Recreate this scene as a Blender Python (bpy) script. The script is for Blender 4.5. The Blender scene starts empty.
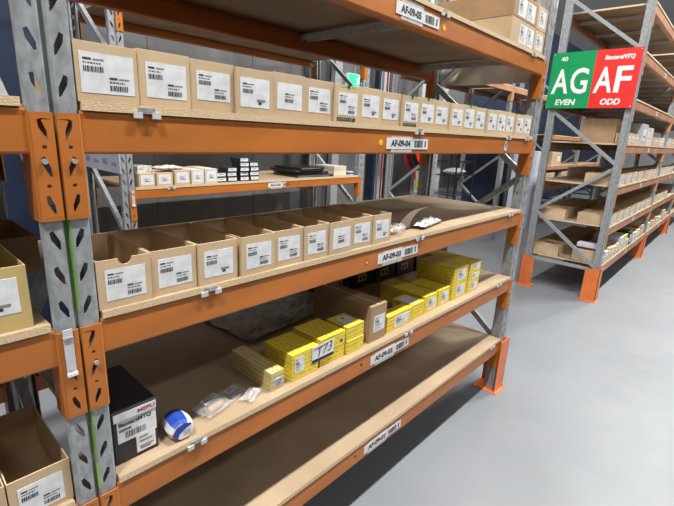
import bpy, bmesh, math, random
from mathutils import Vector, Matrix
random.seed(7)
C = bpy.context.scene.collection
PI = math.pi

# ------------------------------------------------------------------ materials
def newmat(name):
    m = bpy.data.materials.new(name); m.use_nodes = True
    nt = m.node_tree; b = nt.nodes['Principled BSDF']
    return m, nt, b

def noise_mat(name, c1, c2, scale=6, rough=.6, metal=0, detail=5, stretch=(1, 1, 1), bump=0, bscale=60, rvar=0, lo=.35, hi=.65, spec=.5):
    m, nt, b = newmat(name); N = nt.nodes; L = nt.links
    tc = N.new('ShaderNodeTexCoord'); mp = N.new('ShaderNodeMapping'); mp.inputs['Scale'].default_value = stretch
    L.new(tc.outputs['Object'], mp.inputs['Vector'])
    n = N.new('ShaderNodeTexNoise'); n.inputs['Scale'].default_value = scale; n.inputs['Detail'].default_value = detail
    L.new(mp.outputs[0], n.inputs['Vector'])
    r = N.new('ShaderNodeValToRGB'); r.color_ramp.elements[0].position = lo; r.color_ramp.elements[1].position = hi
    r.color_ramp.elements[0].color = (*c1, 1); r.color_ramp.elements[1].color = (*c2, 1)
    L.new(n.outputs['Fac'], r.inputs['Fac']); L.new(r.outputs[0], b.inputs['Base Color'])
    b.inputs['Roughness'].default_value = rough; b.inputs['Metallic'].default_value = metal
    b.inputs['Specular IOR Level'].default_value = spec
    if rvar:
        mr = N.new('ShaderNodeMapRange'); mr.inputs['To Min'].default_value = rough - rvar; mr.inputs['To Max'].default_value = rough + rvar
        L.new(n.outputs['Fac'], mr.inputs['Value']); L.new(mr.outputs[0], b.inputs['Roughness'])
    if bump:
        n2 = N.new('ShaderNodeTexNoise'); n2.inputs['Scale'].default_value = bscale; n2.inputs['Detail'].default_value = 4
        L.new(mp.outputs[0], n2.inputs['Vector'])
        bp = N.new('ShaderNodeBump'); bp.inputs['Strength'].default_value = bump; bp.inputs['Distance'].default_value = .004
        L.new(n2.outputs['Fac'], bp.inputs['Height']); L.new(bp.outputs[0], b.inputs['Normal'])
    return m

def plain(name, c, rough=.5, metal=0, **k):
    return noise_mat(name, tuple(x * .93 for x in c), tuple(min(1, x * 1.05) for x in c), 8, rough, metal, **k)

M = {}
M['galv'] = noise_mat('galvanised_steel', (.27, .288, .297), (.41, .43, .44), 60, .42, .22, 7, (1, 1, .5), .12, 90)
M['galv_dark'] = noise_mat('weathered_steel', (.20, .20, .19), (.33, .33, .31), 16, .5, .5, 6)
M['orange'] = noise_mat('orange_paint', (.42, .130, .022), (.53, .168, .028), 5, .42, 0, 6, (.6, .6, 2), .04, 40)
M['orange_old'] = noise_mat('faded_orange_paint', (.40, .185, .10), (.54, .26, .145), 4, .5, 0, 5)
M['guard'] = noise_mat('guard_orange_paint', (.72, .17, .04), (.82, .22, .06), 5, .45, 0, 5)
M['bar'] = noise_mat('bright_zinc', (.52, .54, .55), (.66, .68, .69), 40, .4, .1, 5)
M['inside'] = plain('dark_slot', (.03, .03, .03), .8)
M['paper'] = noise_mat('white_label_paper', (.64, .65, .66), (.78, .79, .80), 30, .55, 0, 3)
M['tape'] = noise_mat('milky_tape', (.50, .45, .38), (.62, .57, .50), 30, .35, 0, 3)
M['ink'] = plain('black_ink', (.03, .03, .035), .6)
M['greyink'] = plain('grey_ink', (.22, .22, .23), .6)
M['white'] = plain('white_vinyl', (.80, .80, .80), .4)
M['clip'] = plain('zinc_clip', (.55, .56, .56), .45)
M['green'] = plain('green_vinyl', (.008, .30, .095), .35)
M['red'] = plain('red_vinyl', (.74, .035, .03), .35)
M['redink'] = plain('red_ink', (.55, .04, .04), .5)
M['blue'] = plain('blue_ink', (.02, .06, .35), .4)
M['navy'] = noise_mat('navy_blue_sheet', (.007, .016, .044), (.012, .026, .064), 1.5, .55, 0, 3)
M['wallgrey'] = noise_mat('dark_grey_sheet', (.085, .085, .085), (.14, .14, .14), 3, .7, 0, 6, (1, 1, .4))
M['wallpale'] = noise_mat('pale_sheet', (.42, .43, .44), (.52, .53, .54), 2, .6, 0, 3)
M['black'] = plain('black_card', (.022, .022, .025), .42)
M['blackplastic'] = plain('black_plastic', (.02, .02, .022), .3)
M['yellowdot'] = plain('yellow_sticker', (.85, .55, .03), .4)
M['hivis'] = plain('yellow_plastic', (.7, .75, .08), .4)
M['marker'] = noise_mat('green_marker', (.26, .46, .10), (.44, .60, .30), 25, .6, 0, 5, (1, 1, .4))
M['bagwhite'] = noise_mat('white_film', (.26, .26, .25), (.78, .78, .77), 55, .22, 0, 4)
M['tub_print'] = noise_mat('faded_print', (.42, .30, .34), (.36, .36, .46), 30, .5, 0, 3)
M['tub'] = noise_mat('pale_lilac_card', (.55, .56, .66), (.64, .65, .74), 4, .5, 0, 3)

def carton_mat(name, c, var=.12, seed=0):
    m, nt, b = newmat(name); N = nt.nodes; L = nt.links
    tc = N.new('ShaderNodeTexCoord'); mp = N.new('ShaderNodeMapping'); mp.inputs['Location'].default_value = (seed, seed * 2, 0)
    L.new(tc.outputs['Object'], mp.inputs[0])
    n = N.new('ShaderNodeTexNoise'); n.inputs['Scale'].default_value = 9; n.inputs['Detail'].default_value = 6; L.new(mp.outputs[0], n.inputs['Vector'])
    w = N.new('ShaderNodeTexWave'); w.inputs['Scale'].default_value = 130; w.inputs['Distortion'].default_value = 1; L.new(mp.outputs[0], w.inputs['Vector'])
    r = N.new('ShaderNodeValToRGB'); r.color_ramp.elements[0].position = .3; r.color_ramp.elements[1].position = .7
    r.color_ramp.elements[0].color = (*[x * (1 - var) for x in c], 1); r.color_ramp.elements[1].color = (*[x * (1 + var) for x in c], 1)
    L.new(n.outputs['Fac'], r.inputs['Fac'])
    oi = N.new('ShaderNodeObjectInfo'); hs = N.new('ShaderNodeHueSaturation')
    mr = N.new('ShaderNodeMapRange'); mr.inputs['To Min'].default_value = .92; mr.inputs['To Max'].default_value = 1.08
    L.new(oi.outputs['Random'], mr.inputs['Value']); L.new(mr.outputs[0], hs.inputs['Value']); L.new(r.outputs[0], hs.inputs['Color'])
    L.new(hs.outputs[0], b.inputs['Base Color']); b.inputs['Roughness'].default_value = .72
    bp = N.new('ShaderNodeBump'); bp.inputs['Strength'].default_value = .06; bp.inputs['Distance'].default_value = .001
    L.new(w.outputs['Fac'], bp.inputs['Height']); L.new(bp.outputs[0], b.inputs['Normal'])
    return m
M['carton'] = carton_mat('kraft_carton', (.56, .41, .25))
M['carton_dark'] = carton_mat('brown_carton', (.36, .23, .125))
M['carton_yellow'] = carton_mat('yellowish_carton', (.56, .41, .16))
M['carton_pale'] = carton_mat('pale_carton', (.62, .56, .46))

def board_mat():
    m, nt, b = newmat('chipboard'); N = nt.nodes; L = nt.links
    tc = N.new('ShaderNodeTexCoord')
    v = N.new('ShaderNodeTexNoise'); v.inputs['Scale'].default_value = 180; v.inputs['Detail'].default_value = 3; L.new(tc.outputs['Object'], v.inputs['Vector'])
    n = N.new('ShaderNodeTexNoise'); n.inputs['Scale'].default_value = 3; n.inputs['Detail'].default_value = 7; L.new(tc.outputs['Object'], n.inputs['Vector'])
    r = N.new('ShaderNodeValToRGB'); r.color_ramp.elements[0].position = .3; r.color_ramp.elements[1].position = .75
    r.color_ramp.elements[0].color = (.37, .265, .165, 1); r.color_ramp.elements[1].color = (.52, .39, .25, 1)
    L.new(n.outputs['Fac'], r.inputs['Fac'])
    mx = N.new('ShaderNodeMixRGB'); mx.blend_type = 'MULTIPLY'; mx.inputs['Fac'].default_value = .35
    L.new(r.outputs[0], mx.inputs['Color1']); L.new(v.outputs['Fac'], mx.inputs['Color2'])
    mx2 = N.new('ShaderNodeMixRGB'); mx2.blend_type = 'MULTIPLY'; mx2.inputs['Fac'].default_value = 0
    L.new(mx.outputs[0], b.inputs['Base Color']); b.inputs['Roughness'].default_value = .6
    return m
M['board'] = board_mat()
M['board_edge'] = noise_mat('raw_chipboard_edge', (.50, .36, .20), (.74, .57, .36), 160, .8, 0, 4, (1, 1, 2), .3, 200, lo=.3, hi=.62)

def yellow_mat(name, base, ink):
    m, nt, b = newmat(name); N = nt.nodes; L = nt.links
    tc = N.new('ShaderNodeTexCoord')
    # printed rows: dark dashes of lettering in lines along the box
    def rows(axis):
        sx = N.new('ShaderNodeSeparateXYZ'); L.new(tc.outputs['Object'], sx.inputs[0])
        ml = N.new('ShaderNodeMath'); ml.operation = 'MULTIPLY'; ml.inputs[1].default_value = 52; L.new(sx.outputs[axis], ml.inputs[0])
        fr = N.new('ShaderNodeMath'); fr.operation = 'FRACT'; L.new(ml.outputs[0], fr.inputs[0])
        g = N.new('ShaderNodeMath'); g.operation = 'GREATER_THAN'; g.inputs[1].default_value = .68; L.new(fr.outputs[0], g.inputs[0])
        return g
    geo = N.new('ShaderNodeNewGeometry'); sn = N.new('ShaderNodeSeparateXYZ'); L.new(tc.outputs['Normal'], sn.inputs[0])
    ab = N.new('ShaderNodeMath'); ab.operation = 'ABSOLUTE'; L.new(sn.outputs[2], ab.inputs[0])
    top = N.new('ShaderNodeMath'); top.operation = 'GREATER_THAN'; top.inputs[1].default_value = .5; L.new(ab.outputs[0], top.inputs[0])
    rz = rows(2); rx = rows(0)
    mixr = N.new('ShaderNodeMix'); mixr.data_type = 'FLOAT'
    L.new(top.outputs[0], mixr.inputs[0]); L.new(rz.outputs[0], mixr.inputs[2]); L.new(rx.outputs[0], mixr.inputs[3])
    n = N.new('ShaderNodeTexNoise'); n.inputs['Scale'].default_value = 70; n.inputs['Detail'].default_value = 2; L.new(tc.outputs['Object'], n.inputs['Vector'])
    g2 = N.new('ShaderNodeMath'); g2.operation = 'GREATER_THAN'; g2.inputs[1].default_value = .47; L.new(n.outputs['Fac'], g2.inputs[0])
    mu = N.new('ShaderNodeMath'); mu.operation = 'MULTIPLY'; L.new(mixr.outputs[0], mu.inputs[0]); L.new(g2.outputs[0], mu.inputs[1])
    m2 = N.new('ShaderNodeMath'); m2.operation = 'MULTIPLY'; m2.inputs[1].default_value = .55; L.new(mu.outputs[0], m2.inputs[0])
    n3 = N.new('ShaderNodeTexNoise'); n3.inputs['Scale'].default_value = 12; L.new(tc.outputs['Object'], n3.inputs['Vector'])
    cr = N.new('ShaderNodeValToRGB'); cr.color_ramp.elements[0].position = .3; cr.color_ramp.elements[1].position = .7
    cr.color_ramp.elements[0].color = (*[x * .85 for x in base], 1); cr.color_ramp.elements[1].color = (*base, 1)
    L.new(n3.outputs['Fac'], cr.inputs['Fac'])
    mx = N.new('ShaderNodeMixRGB'); mx.inputs['Color2'].default_value = (*ink, 1)
    L.new(m2.outputs[0], mx.inputs['Fac']); L.new(cr.outputs[0], mx.inputs['Color1']); L.new(mx.outputs[0], b.inputs['Base Color'])
    b.inputs['Roughness'].default_value = .42
    return m
M['yellow'] = yellow_mat('yellow_printed_card', (.84, .66, .06), (.32, .17, .02))
M['yellow_pale'] = yellow_mat('faded_yellow_printed_card', (.66, .54, .24), (.22, .13, .03))

def floor_mat():
    m, nt, b = newmat('grey_epoxy_floor'); N = nt.nodes; L = nt.links
    tc = N.new('ShaderNodeTexCoord')
    n = N.new('ShaderNodeTexNoise'); n.inputs['Scale'].default_value = .9; n.inputs['Detail'].default_value = 8; n.inputs['Roughness'].default_value = .6
    L.new(tc.outputs['Object'], n.inputs['Vector'])
    r = N.new('ShaderNodeValToRGB'); r.color_ramp.elements[0].position = .3; r.color_ramp.elements[1].position = .72
    r.color_ramp.elements[0].color = (.170, .184, .200, 1); r.color_ramp.elements[1].color = (.212, .227, .244, 1)
    L.new(n.outputs['Fac'], r.inputs['Fac']); L.new(r.outputs[0], b.inputs['Base Color'])
    n2 = N.new('ShaderNodeTexNoise'); n2.inputs['Scale'].default_value = 5; n2.inputs['Detail'].default_value = 8; L.new(tc.outputs['Object'], n2.inputs['Vector'])
    mr = N.new('ShaderNodeMapRange'); mr.inputs['To Min'].default_value = .40; mr.inputs['To Max'].default_value = .58
    L.new(n2.outputs['Fac'], mr.inputs['Value']); L.new(mr.outputs[0], b.inputs['Roughness'])
    return m
M['floor'] = floor_mat()
def film_mat():
    m, nt, b = newmat('clear_plastic_film')
    b.inputs['Base Color'].default_value = (.8, .8, .8, 1); b.inputs['Roughness'].default_value = .18
    b.inputs['Alpha'].default_value = .24; b.inputs['Specular IOR Level'].default_value = .8
    return m
M['film'] = film_mat()

# ------------------------------------------------------------------ mesh helpers
class MB:
    def __init__(s): s.v = []; s.f = []; s.m = []; s.mats = []
    def mi(s, mat):
        if mat not in s.mats: s.mats.append(mat)
        return s.mats.index(mat)
    def poly(s, pts, mat):
        i = len(s.v); s.v += [tuple(p) for p in pts]; s.f.append(tuple(range(i, i + len(pts)))); s.m.append(s.mi(mat))
    def box(s, x0, x1, y0, y1, z0, z1, mat, T=None):
        P = [(x0, y0, z0), (x1, y0, z0), (x1, y1, z0), (x0, y1, z0), (x0, y0, z1), (x1, y0, z1), (x1, y1, z1), (x0, y1, z1)]
        if T: P = [tuple(T @ Vector(p)) for p in P]
        i = len(s.v); s.v += P; k = s.mi(mat)
        for f in ((0, 3, 2, 1), (4, 5, 6, 7), (0, 1, 5, 4), (1, 2, 6, 5), (2, 3, 7, 6), (3, 0, 4, 7)):
            s.f.append(tuple(i + j for j in f)); s.m.append(k)
        return s
    def bar(s, p, q, w, d, mat, up=(0, 0, 1)):
        p = Vector(p); q = Vector(q); z = (q - p); l = z.length; z.normalize()
        x = Vector(up).cross(z)
        if x.length < 1e-4: x = Vector((1, 0, 0))
        x.normalize(); y = z.cross(x)
        T = Matrix(((x.x, y.x, z.x, p.x), (x.y, y.y, z.y, p.y), (x.z, y.z, z.z, p.z), (0, 0, 0, 1)))
        return s.box(-w / 2, w / 2, -d / 2, d / 2, 0, l, mat, T)
    def chan(s, p, q, w, d, mat, up, t=.002):
        # C-section channel: web plus two flanges
        p = Vector(p); q = Vector(q); z = (q - p); l = z.length; z.normalize()
        x = Vector(up).cross(z); x.normalize(); y = z.cross(x)
        T = Matrix(((x.x, y.x, z.x, p.x), (x.y, y.y, z.y, p.y), (x.z, y.z, z.z, p.z), (0, 0, 0, 1)))
        s.box(-w / 2, w / 2, -d / 2, -d / 2 + t, 0, l, mat, T)
        s.box(-w / 2, -w / 2 + t, -d / 2 + t, d / 2, 0, l, mat, T); s.box(w / 2 - t, w / 2, -d / 2 + t, d / 2, 0, l, mat, T)
        return s
    def cyl(s, p, q, r, mat, n=12, r2=None):
        p = Vector(p); q = Vector(q); z = (q - p).normalized(); x = z.orthogonal().normalized(); y = z.cross(x)
        r2 = r if r2 is None else r2; i = len(s.v); k = s.mi(mat)
        for c, rr in ((p, r), (q, r2)):
            for a in range(n):
                t = 2 * PI * a / n; s.v.append(tuple(c + x * rr * math.cos(t) + y * rr * math.sin(t)))
        for a in range(n):
            b = (a + 1) % n; s.f.append((i + a, i + b, i + n + b, i + n + a)); s.m.append(k)
        s.f.append(tuple(i + a for a in reversed(range(n)))); s.m.append(k)
        s.f.append(tuple(i + n + a for a in range(n))); s.m.append(k)
        return s
    def tube(s, pts, r, mat, n=8):
        for a, b in zip(pts, pts[1:]): s.cyl(a, b, r, mat, n)
        return s
    def text(s, txt, o, right, up, h, mat, bold=.02, width=None, shear=0):
        vs, fs, (wx, hy) = glyphs(txt, bold, shear)
        k = h / hy; kx = k if width is None else width / wx
        o = Vector(o); right = Vector(right).normalized(); up = Vector(up).normalized()
        i = len(s.v); mi = s.mi(mat)
        s.v += [tuple(o + right * (x * kx) + up * (y * k)) for x, y in vs]
        for f in fs: s.f.append(tuple(i + j for j in f)); s.m.append(mi)
    def mesh(s, name):
        me = bpy.data.meshes.new(name); me.from_pydata(s.v, [], s.f)
        for m in s.mats: me.materials.append(m)
        me.polygons.foreach_set('material_index', s.m); me.update(); return me
_g = {}
def glyphs(txt, bold, shear):
    key = (txt, bold, shear)
    if key in _g: return _g[key]
    cu = bpy.data.curves.new('lettering', 'FONT'); cu.body = txt; cu.size = 1; cu.offset = bold; cu.shear = shear; cu.resolution_u = 3
    o = bpy.data.objects.new('lettering', cu); C.objects.link(o)
    dg = bpy.context.evaluated_depsgraph_get(); me = o.evaluated_get(dg).to_mesh()
    vs = [(v.co.x, v.co.y) for v in me.vertices]; fs = [tuple(p.vertices) for p in me.polygons]
    o.evaluated_get(dg).to_mesh_clear(); bpy.data.objects.remove(o); bpy.data.curves.remove(cu)
    x0 = min(v[0] for v in vs); y0 = min(v[1] for v in vs)
    vs = [(x - x0, y - y0) for x, y in vs]
    _g[key] = (vs, fs, (max(v[0] for v in vs), max(v[1] for v in vs)))
    return _g[key]

def obj(name, mb, parent=None, bevel=0, solid=0, label=None, loc=None, smooth=False):
    me = mb.mesh(name) if isinstance(mb, MB) else mb
    o = bpy.data.objects.new(name, me); C.objects.link(o)
    if parent: o.parent = parent
    if loc: o.location = loc
    if solid:
        md = o.modifiers.new('thickness', 'SOLIDIFY'); md.thickness = solid; md.offset = 0
    if bevel:
        md = o.modifiers.new('edges', 'BEVEL'); md.width = bevel; md.segments = 2; md.limit_method = 'ANGLE'; md.angle_limit = .6
    if smooth:
        for p in me.polygons: p.use_smooth = True
    if label: o['label'] = label
    return o
def tag(o, label=None, cat=None, group=None, kind=None):
    if label: o['label'] = label
    if cat: o['category'] = cat
    if group: o['group'] = group
    if kind: o['kind'] = kind
    return o
def thing(name, loc=(0, 0, 0), rz=0):
    o = bpy.data.objects.new(name, None); C.objects.link(o); o.location = loc; o.rotation_euler = (0, 0, rz); o.empty_display_size = .05
    return o
def dup(root, loc=None, rz=None):
    r = root.copy(); C.objects.link(r)
    if loc is not None: r.location = loc
    if rz is not None: r.rotation_euler = (0, 0, rz)
    for ch in list(root.children):
        c = ch.copy(); C.objects.link(c); c.parent = r
        for g in list(ch.children):
            d = g.copy(); C.objects.link(d); d.parent = c
    return r
def num(n):
    a = ['first', 'second', 'third', 'fourth', 'fifth', 'sixth', 'seventh', 'eighth', 'ninth', 'tenth', 'eleventh', 'twelfth', 'thirteenth',
         'fourteenth', 'fifteenth', 'sixteenth', 'seventeenth', 'eighteenth', 'nineteenth', 'twentieth', 'twenty-first', 'twenty-second', 'twenty-third', 'twenty-fourth']
    return a[n]

# ------------------------------------------------------------------ racking components
W = .0972; PITCH = .0805; HZ0 = 1.675; H = 4.03
def cell(mb, fn, a0, a1, z0, z1, hole, mat):
    # rectangular cell in (a,z) with a six-sided hole; fn maps (a,z) to 3D
    am = (a0 + a1) / 2; zm = (z0 + z1) / 2
    out = [(a0, z1), (a1, z1), (a1, zm), (a1, z0), (a0, z0), (a0, zm)]
    inn = [(am + x, zm + z) for x, z in hole]
    for k in range(6):
        j = (k + 1) % 6
        mb.poly([fn(*out[j]), fn(*out[k]), fn(*inn[k]), fn(*inn[j])], mat)
SL = [(-.0105, .019), (-.003, .023), (.009, -.003), (.0095, -.022), (.005, -.020), (-.0085, .003)]
SR = [(-x, z) for x, z in SL]; SR = [SR[1], SR[0], SR[5], SR[4], SR[3], SR[2]]
def circ(r): return [(-r * .7, r * .8), (r * .7, r * .8), (r, 0), (r * .7, -r * .8), (-r * .7, -r * .8), (-r, 0)]
def upright_mesh():
    mb = MB(); g = M['galv']
    # plan profile, x across, y depth (0 is the aisle face)
    prof = [(.030, .080), (.019, .079), (.018, .076), (.017, .022), (.002, .016), (0, .012), (0, .006), (.004, .0008), (.009, 0), ('h', SL), (.040, 0), (.0440, .004), (.0455, .012), (.0517, .012), (.0532, .004), (.0572, 0), ('h', SR), (W - .009, 0),
            (W - .004, .0008), (W, .006), (W, .012), (W - .002, .016), (W - .017, .022), (W - .018, .076), (W - .019, .079), (W - .030, .080)]
    n = int(H / PITCH); off = (HZ0 - PITCH / 2) % PITCH
    zs = [0] + [off + PITCH * k for k in range(n) if off + PITCH * k < H] + [H]
    pts = [p for p in prof if p[0] != 'h']; hol = {}
    i = 0
    for p in prof:
        if p[0] == 'h': hol[i - 1] = p[1]
        else: i += 1
    for k in range(len(pts) - 1):
        a, b = pts[k], pts[k + 1]; side = abs(b[1] - a[1]) > .05
        for z0, z1 in zip(zs, zs[1:]):
            full = abs((z1 - z0) - PITCH) < 1e-4
            if k in hol and full:
                cell(mb, lambda q, z: (q, 0, z), a[0], b[0], z0, z1, hol[k], g)
            elif side and full:
                cell(mb, (lambda q, z, x=a[0]: (x, q, z)), min(a[1], b[1]), max(a[1], b[1]), z0, z1, circ(.006), g)
            else:
                mb.poly([(a[0], a[1], z0), (b[0], b[1], z0), (b[0], b[1], z1), (a[0], a[1], z1)], g)
    bm = bmesh.new(); me = mb.mesh('upright'); bm.from_mesh(me); bmesh.ops.remove_doubles(bm, verts=bm.verts, dist=1e-5)
    bmesh.ops.recalc_face_normals(bm, faces=bm.faces); bm.to_mesh(me); bm.free()
    return me
UP = upright_mesh()

def conn_mesh(old=False):
    # L-shaped end plate, local: x from -.045 (over the upright) to 0, z down from 0; right-hand side version mirrored by scale
    mb = MB(); o = M['orange_old'] if old else M['orange']
    SC = [(x * .8, z * .95) for x, z in SR]
    def fn(a, z): return (a, 0, z)
    z = 0
    cells = [(.0, -.013, None)]
    for k in range(3):
        cz = -.0535 + .0235 - k * PITCH
        cells.append((cz + .027, cz - .024, SC))
        cells.append((cz - .024, cz - .0535, circ(.0045)))
    last = -.013
    for z1, z0, h in cells[1:]:
        if z0 < -.224: z0 = -.224
        cell(mb, fn, -.045, -.004, z0, z1 if z1 < last else last, h, o) if h and z0 > -.2239 else mb.poly([(-.045, 0, z0), (-.004, 0, z0), (-.004, 0, min(z1, last)), (-.045, 0, min(z1, last))], o)
        last = z0
    mb.poly([(-.045, 0, -.013), (-.004, 0, -.013), (-.004, 0, 0), (-.043, 0, 0)], o)
    if last > -.224: mb.poly([(-.045, 0, -.224), (-.004, 0, -.224), (-.004, 0, last), (-.045, 0, last)], o)
    # rounded corner and the leg running into the rack
    mb.poly([(-.004, 0, -.224), (0, .003, -.224), (0, .003, 0), (-.004, 0, 0)], o)
    mb.poly([(0, .003, -.224), (0, .066, -.224), (0, .066, 0), (0, .003, 0)], o)
    mb.poly([(-.045, 0, -.224), (-.045, 0, 0), (-.045, .003, 0), (-.045, .003, -.224)], o)
    me = mb.mesh('connector'); bm = bmesh.new(); bm.from_mesh(me); bmesh.ops.remove_doubles(bm, verts=bm.verts, dist=1e-5); bm.to_mesh(me); bm.free()
    return me
CN = conn_mesh(); CN_OLD = conn_mesh(True)
BOLT = MB().cyl((0, -.006, 0), (0, .002, 0), .0055, M['galv'], 14).mesh('bolt')
CLIPM = MB().box(-.010, .010, -.004, -.001, -.105, .004, M['clip']).box(-.011, .011, -.010, -.004, -.112, -.104, M['white']).box(-.010, .010, -.007, -.004, -.02, -.014, M['galv'])
CLIPME = CLIPM.mesh('safety_clip')

def beam_mesh(L, mat, h=.092, d=.05):
    mb = MB(); r = .006
    prof = [(0, r), (r * .3, r * .3), (r, 0), (d - r, 0), (d, r), (d, h - .025), (d - .022, h - .025), (d - .022, h - .004), (d - .026, h), (r, h), (r * .3, h - r * .3), (0, h - r)]
    n = len(prof)
    for a in range(n):
        y0, z0 = prof[a]; y1, z1 = prof[(a + 1) % n]
        mb.poly([(0, y0, z0), (L, y0, z0), (L, y1, z1), (0, y1, z1)], mat)
    mb.poly([(0, y, z) for y, z in reversed(prof)], mat); mb.poly([(L, y, z) for y, z in prof], mat)
    return mb.mesh('beam')
def beam_label(txt, w=.31, h=.044, tape=True, mat=None, style=0):
    mb = MB()
    if tape: mb.box(.035, .185, -.0012, 0, -.014, h + (.018 if style else .006), M['tape'])
    mb.box(0, w, -.0022, -.0010, 0, h, M['paper'])
    mb.text(txt, (.030, -.0026, h * .19), (1, 0, 0), (0, 0, 1), h * .64, M['ink'], .05, width=.140)
    x = .20; rnd = random.Random(3)
    while x < .268:
        b = rnd.choice((.0016, .0028, .004)); mb.box(x, x + b, -.0028, -.0022, h * .18, h * .82, M['ink']); x += b + rnd.choice((.0016, .0026, .0035))
    mb.poly([(.282, -.0027, h * .2), (.292, -.0027, h * .2), (.292, -.0027, h * .65), (.282, -.0027, h * .65)], M['ink'])
    mb.poly([(.280, -.0027, h * .62), (.294, -.0027, h * .62), (.287, -.0027, h * .88)], M['ink'])
    return mb
GUARD_ = None
def guard(root, x, ysign, y0, outer, tall=.42):
    # foot guard: plates on the aisle face and on the outer face of an end upright; ysign=+1 front frame, -1 rear frame
    mb = MB(); g = M['guard']; t = .006
    f = y0 - .024 * ysign; b = y0 + .14 * ysign
    ya, yb = sorted((f, f + t * ysign))
    xa = x - .022; xb = x + W + .022
    mb.box(xa, xb, ya, yb, .006, tall, g)
    xo = xa if outer < 0 else xb - t
    P = [(f, .006), (b, .006), (b, tall - .03), (f, tall)]
    for xx in (xo, xo + t): mb.poly([(xx, y, z) for y, z in P], g)
    for (ya_, za), (yb_, zb) in zip(P, P[1:] + P[:1]): mb.poly([(xo, ya_, za), (xo, yb_, zb), (xo + t, yb_, zb), (xo + t, ya_, za)], g)
    o = obj('foot_guard', mb, root)
    bp = MB(); ya, yb = sorted((f - .02 * ysign, b + .01 * ysign)); bp.box(xa - .02, xb + .02, ya, yb, 0, .006, g)
    for xx in (xa - .008, xb + .008): bp.cyl((xx, f - .006 * ysign, .006), (xx, f - .006 * ysign, .016), .007, M['galv'], 8)
    obj('base_plate', bp, o)

def frame(root, x, y0, D, guards=(), wood=None, start=0, foot=True):
    """one upright frame: two posts, foot plates and the zig-zag bracing"""
    for k, (yy, sy) in enumerate(((y0, 1), (y0 + D, -1))):
        u = obj('upright', UP, root); u.location = (x, yy, 0)
        if sy < 0: u.rotation_euler = (0, 0, PI); u.location = (x + W, yy, 0)
        md = u.modifiers.new('thickness', 'SOLIDIFY'); md.thickness = .0024; md.offset = -1
    xm = x + W / 2; f = y0 + .06; r = y0 + D - .06; z = .40; side = start
    def br(p, q): obj('brace', MB().chan(p, q, .038, .030, M['galv'], (1, 0, 0)), root)
    br((xm, f, .385), (xm, r, .385))
    while z + .617 < H:
        a, b = ((f, r) if side == 0 else (r, f))
        br((xm + (.016 if side else -.016), a, z + .02), (xm + (.016 if side else -.016), b, z + .60)); z += .617; side ^= 1
    for (which, outer) in guards:
        guard(root, x, 1 if which == 'f' else -1, y0 if which == 'f' else y0 + D, outer)
    if not guards and foot:
        for yy in (y0 - .02, y0 + D - .09):
            obj('foot_plate', MB().box(x - .015, x + W + .015, yy, yy + .11, 0, .006, M['galv']), root)

def beam(root, x, L, y, T, rear=False, mat='orange', bme=None, old=False, clip=None, hh=.092, bolts=False, board_t=.0188):
    b = obj('beam', bme, root)
    top = T - board_t
    if rear: b.location = (x + L, y, top - hh); b.rotation_euler = (0, 0, PI)
    else: b.location = (x, y, top - hh)
    cm = CN_OLD if old else CN
    for s in (0, 1):
        c = obj('connector', cm, b); c.location = (0 if s == 0 else L, -.004, hh - .008 + .0)
        if s: c.scale = (-1, 1, 1)
        md = c.modifiers.new('thickness', 'SOLIDIFY'); md.thickness = .003; md.offset = 0
        if bolts:
            k = obj('bolt', BOLT, b); k.location = ((-.021 if s == 0 else L + .021), -.006, hh - .008 - .098)
    if clip is not None:
        c = obj('safety_clip', CLIPME, b); c.location = (-.022 if clip == 0 else L + .022, -.006, hh - .006)
    return b

def board(x0, x1, y0, y1, T, label, group, t=.018, clips=()):
    r = thing('shelf_board', ((x0 + x1) / 2, y0, T - t - .0002)); w = (x1 - x0) / 2
    mb = MB(); mb.box(-w, w, -.006, y1 - y0, 0, t, M['board']);
    # raw sawn edges
    mb.m[2] = mb.m[3] = mb.m[4] = mb.m[5] = mb.mi(M['board_edge'])
    obj('panel', mb, r)
    for cx in clips:
        c = MB(); X = cx - (x0 + x1) / 2
        c.box(X - .02, X + .02, -.009, -.0062, 0.001, t - .004, M['galv'])
        for a in (-.032, .012): c.box(X + a, X + a + .02, -.012, -.0062, -.010, .004, M['clip'])
        obj('board_clip', c, r)
    tag(r, label, 'shelf board', group)
    return r

# ------------------------------------------------------------------ near rack
T5 = [.442, .925, 1.408, 1.890, 2.374]
L1 = 2.7; D = .84
near = thing('pallet_rack', (0, 0, 0))
tag(near, 'nearest orange and galvanised pallet rack, filling the left of the view', 'rack', 'racking')
frame(near, -W, 0, D); frame(near, L1, 0, D, guards=(('f', 1), ('r', 1))); frame(near, -W - L1 - W, 0, D)
mk = MB()
for z0, z1 in ((1.02, 1.385), (1.42, 1.86), (.92, 1.0)):
    g_ = [(-.0500, .0105), (-.0459, .0108), (-.0446, .0030), (-.0405, -.0018)]
    for (xa, ya), (xb, yb) in zip(g_, g_[1:]): mk.poly([(xa, ya, z0), (xb, yb, z0), (xb, yb, z1), (xa, ya, z1)], M['marker']); obj('pen_mark', mk, near, label='green marker line down the groove of the upright')
BM27 = beam_mesh(L1, M['orange'])
codes = ['AF-09-01', 'AF-09-02', 'AF-09-03', 'AF-09-04', 'AF-09-05']
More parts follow.
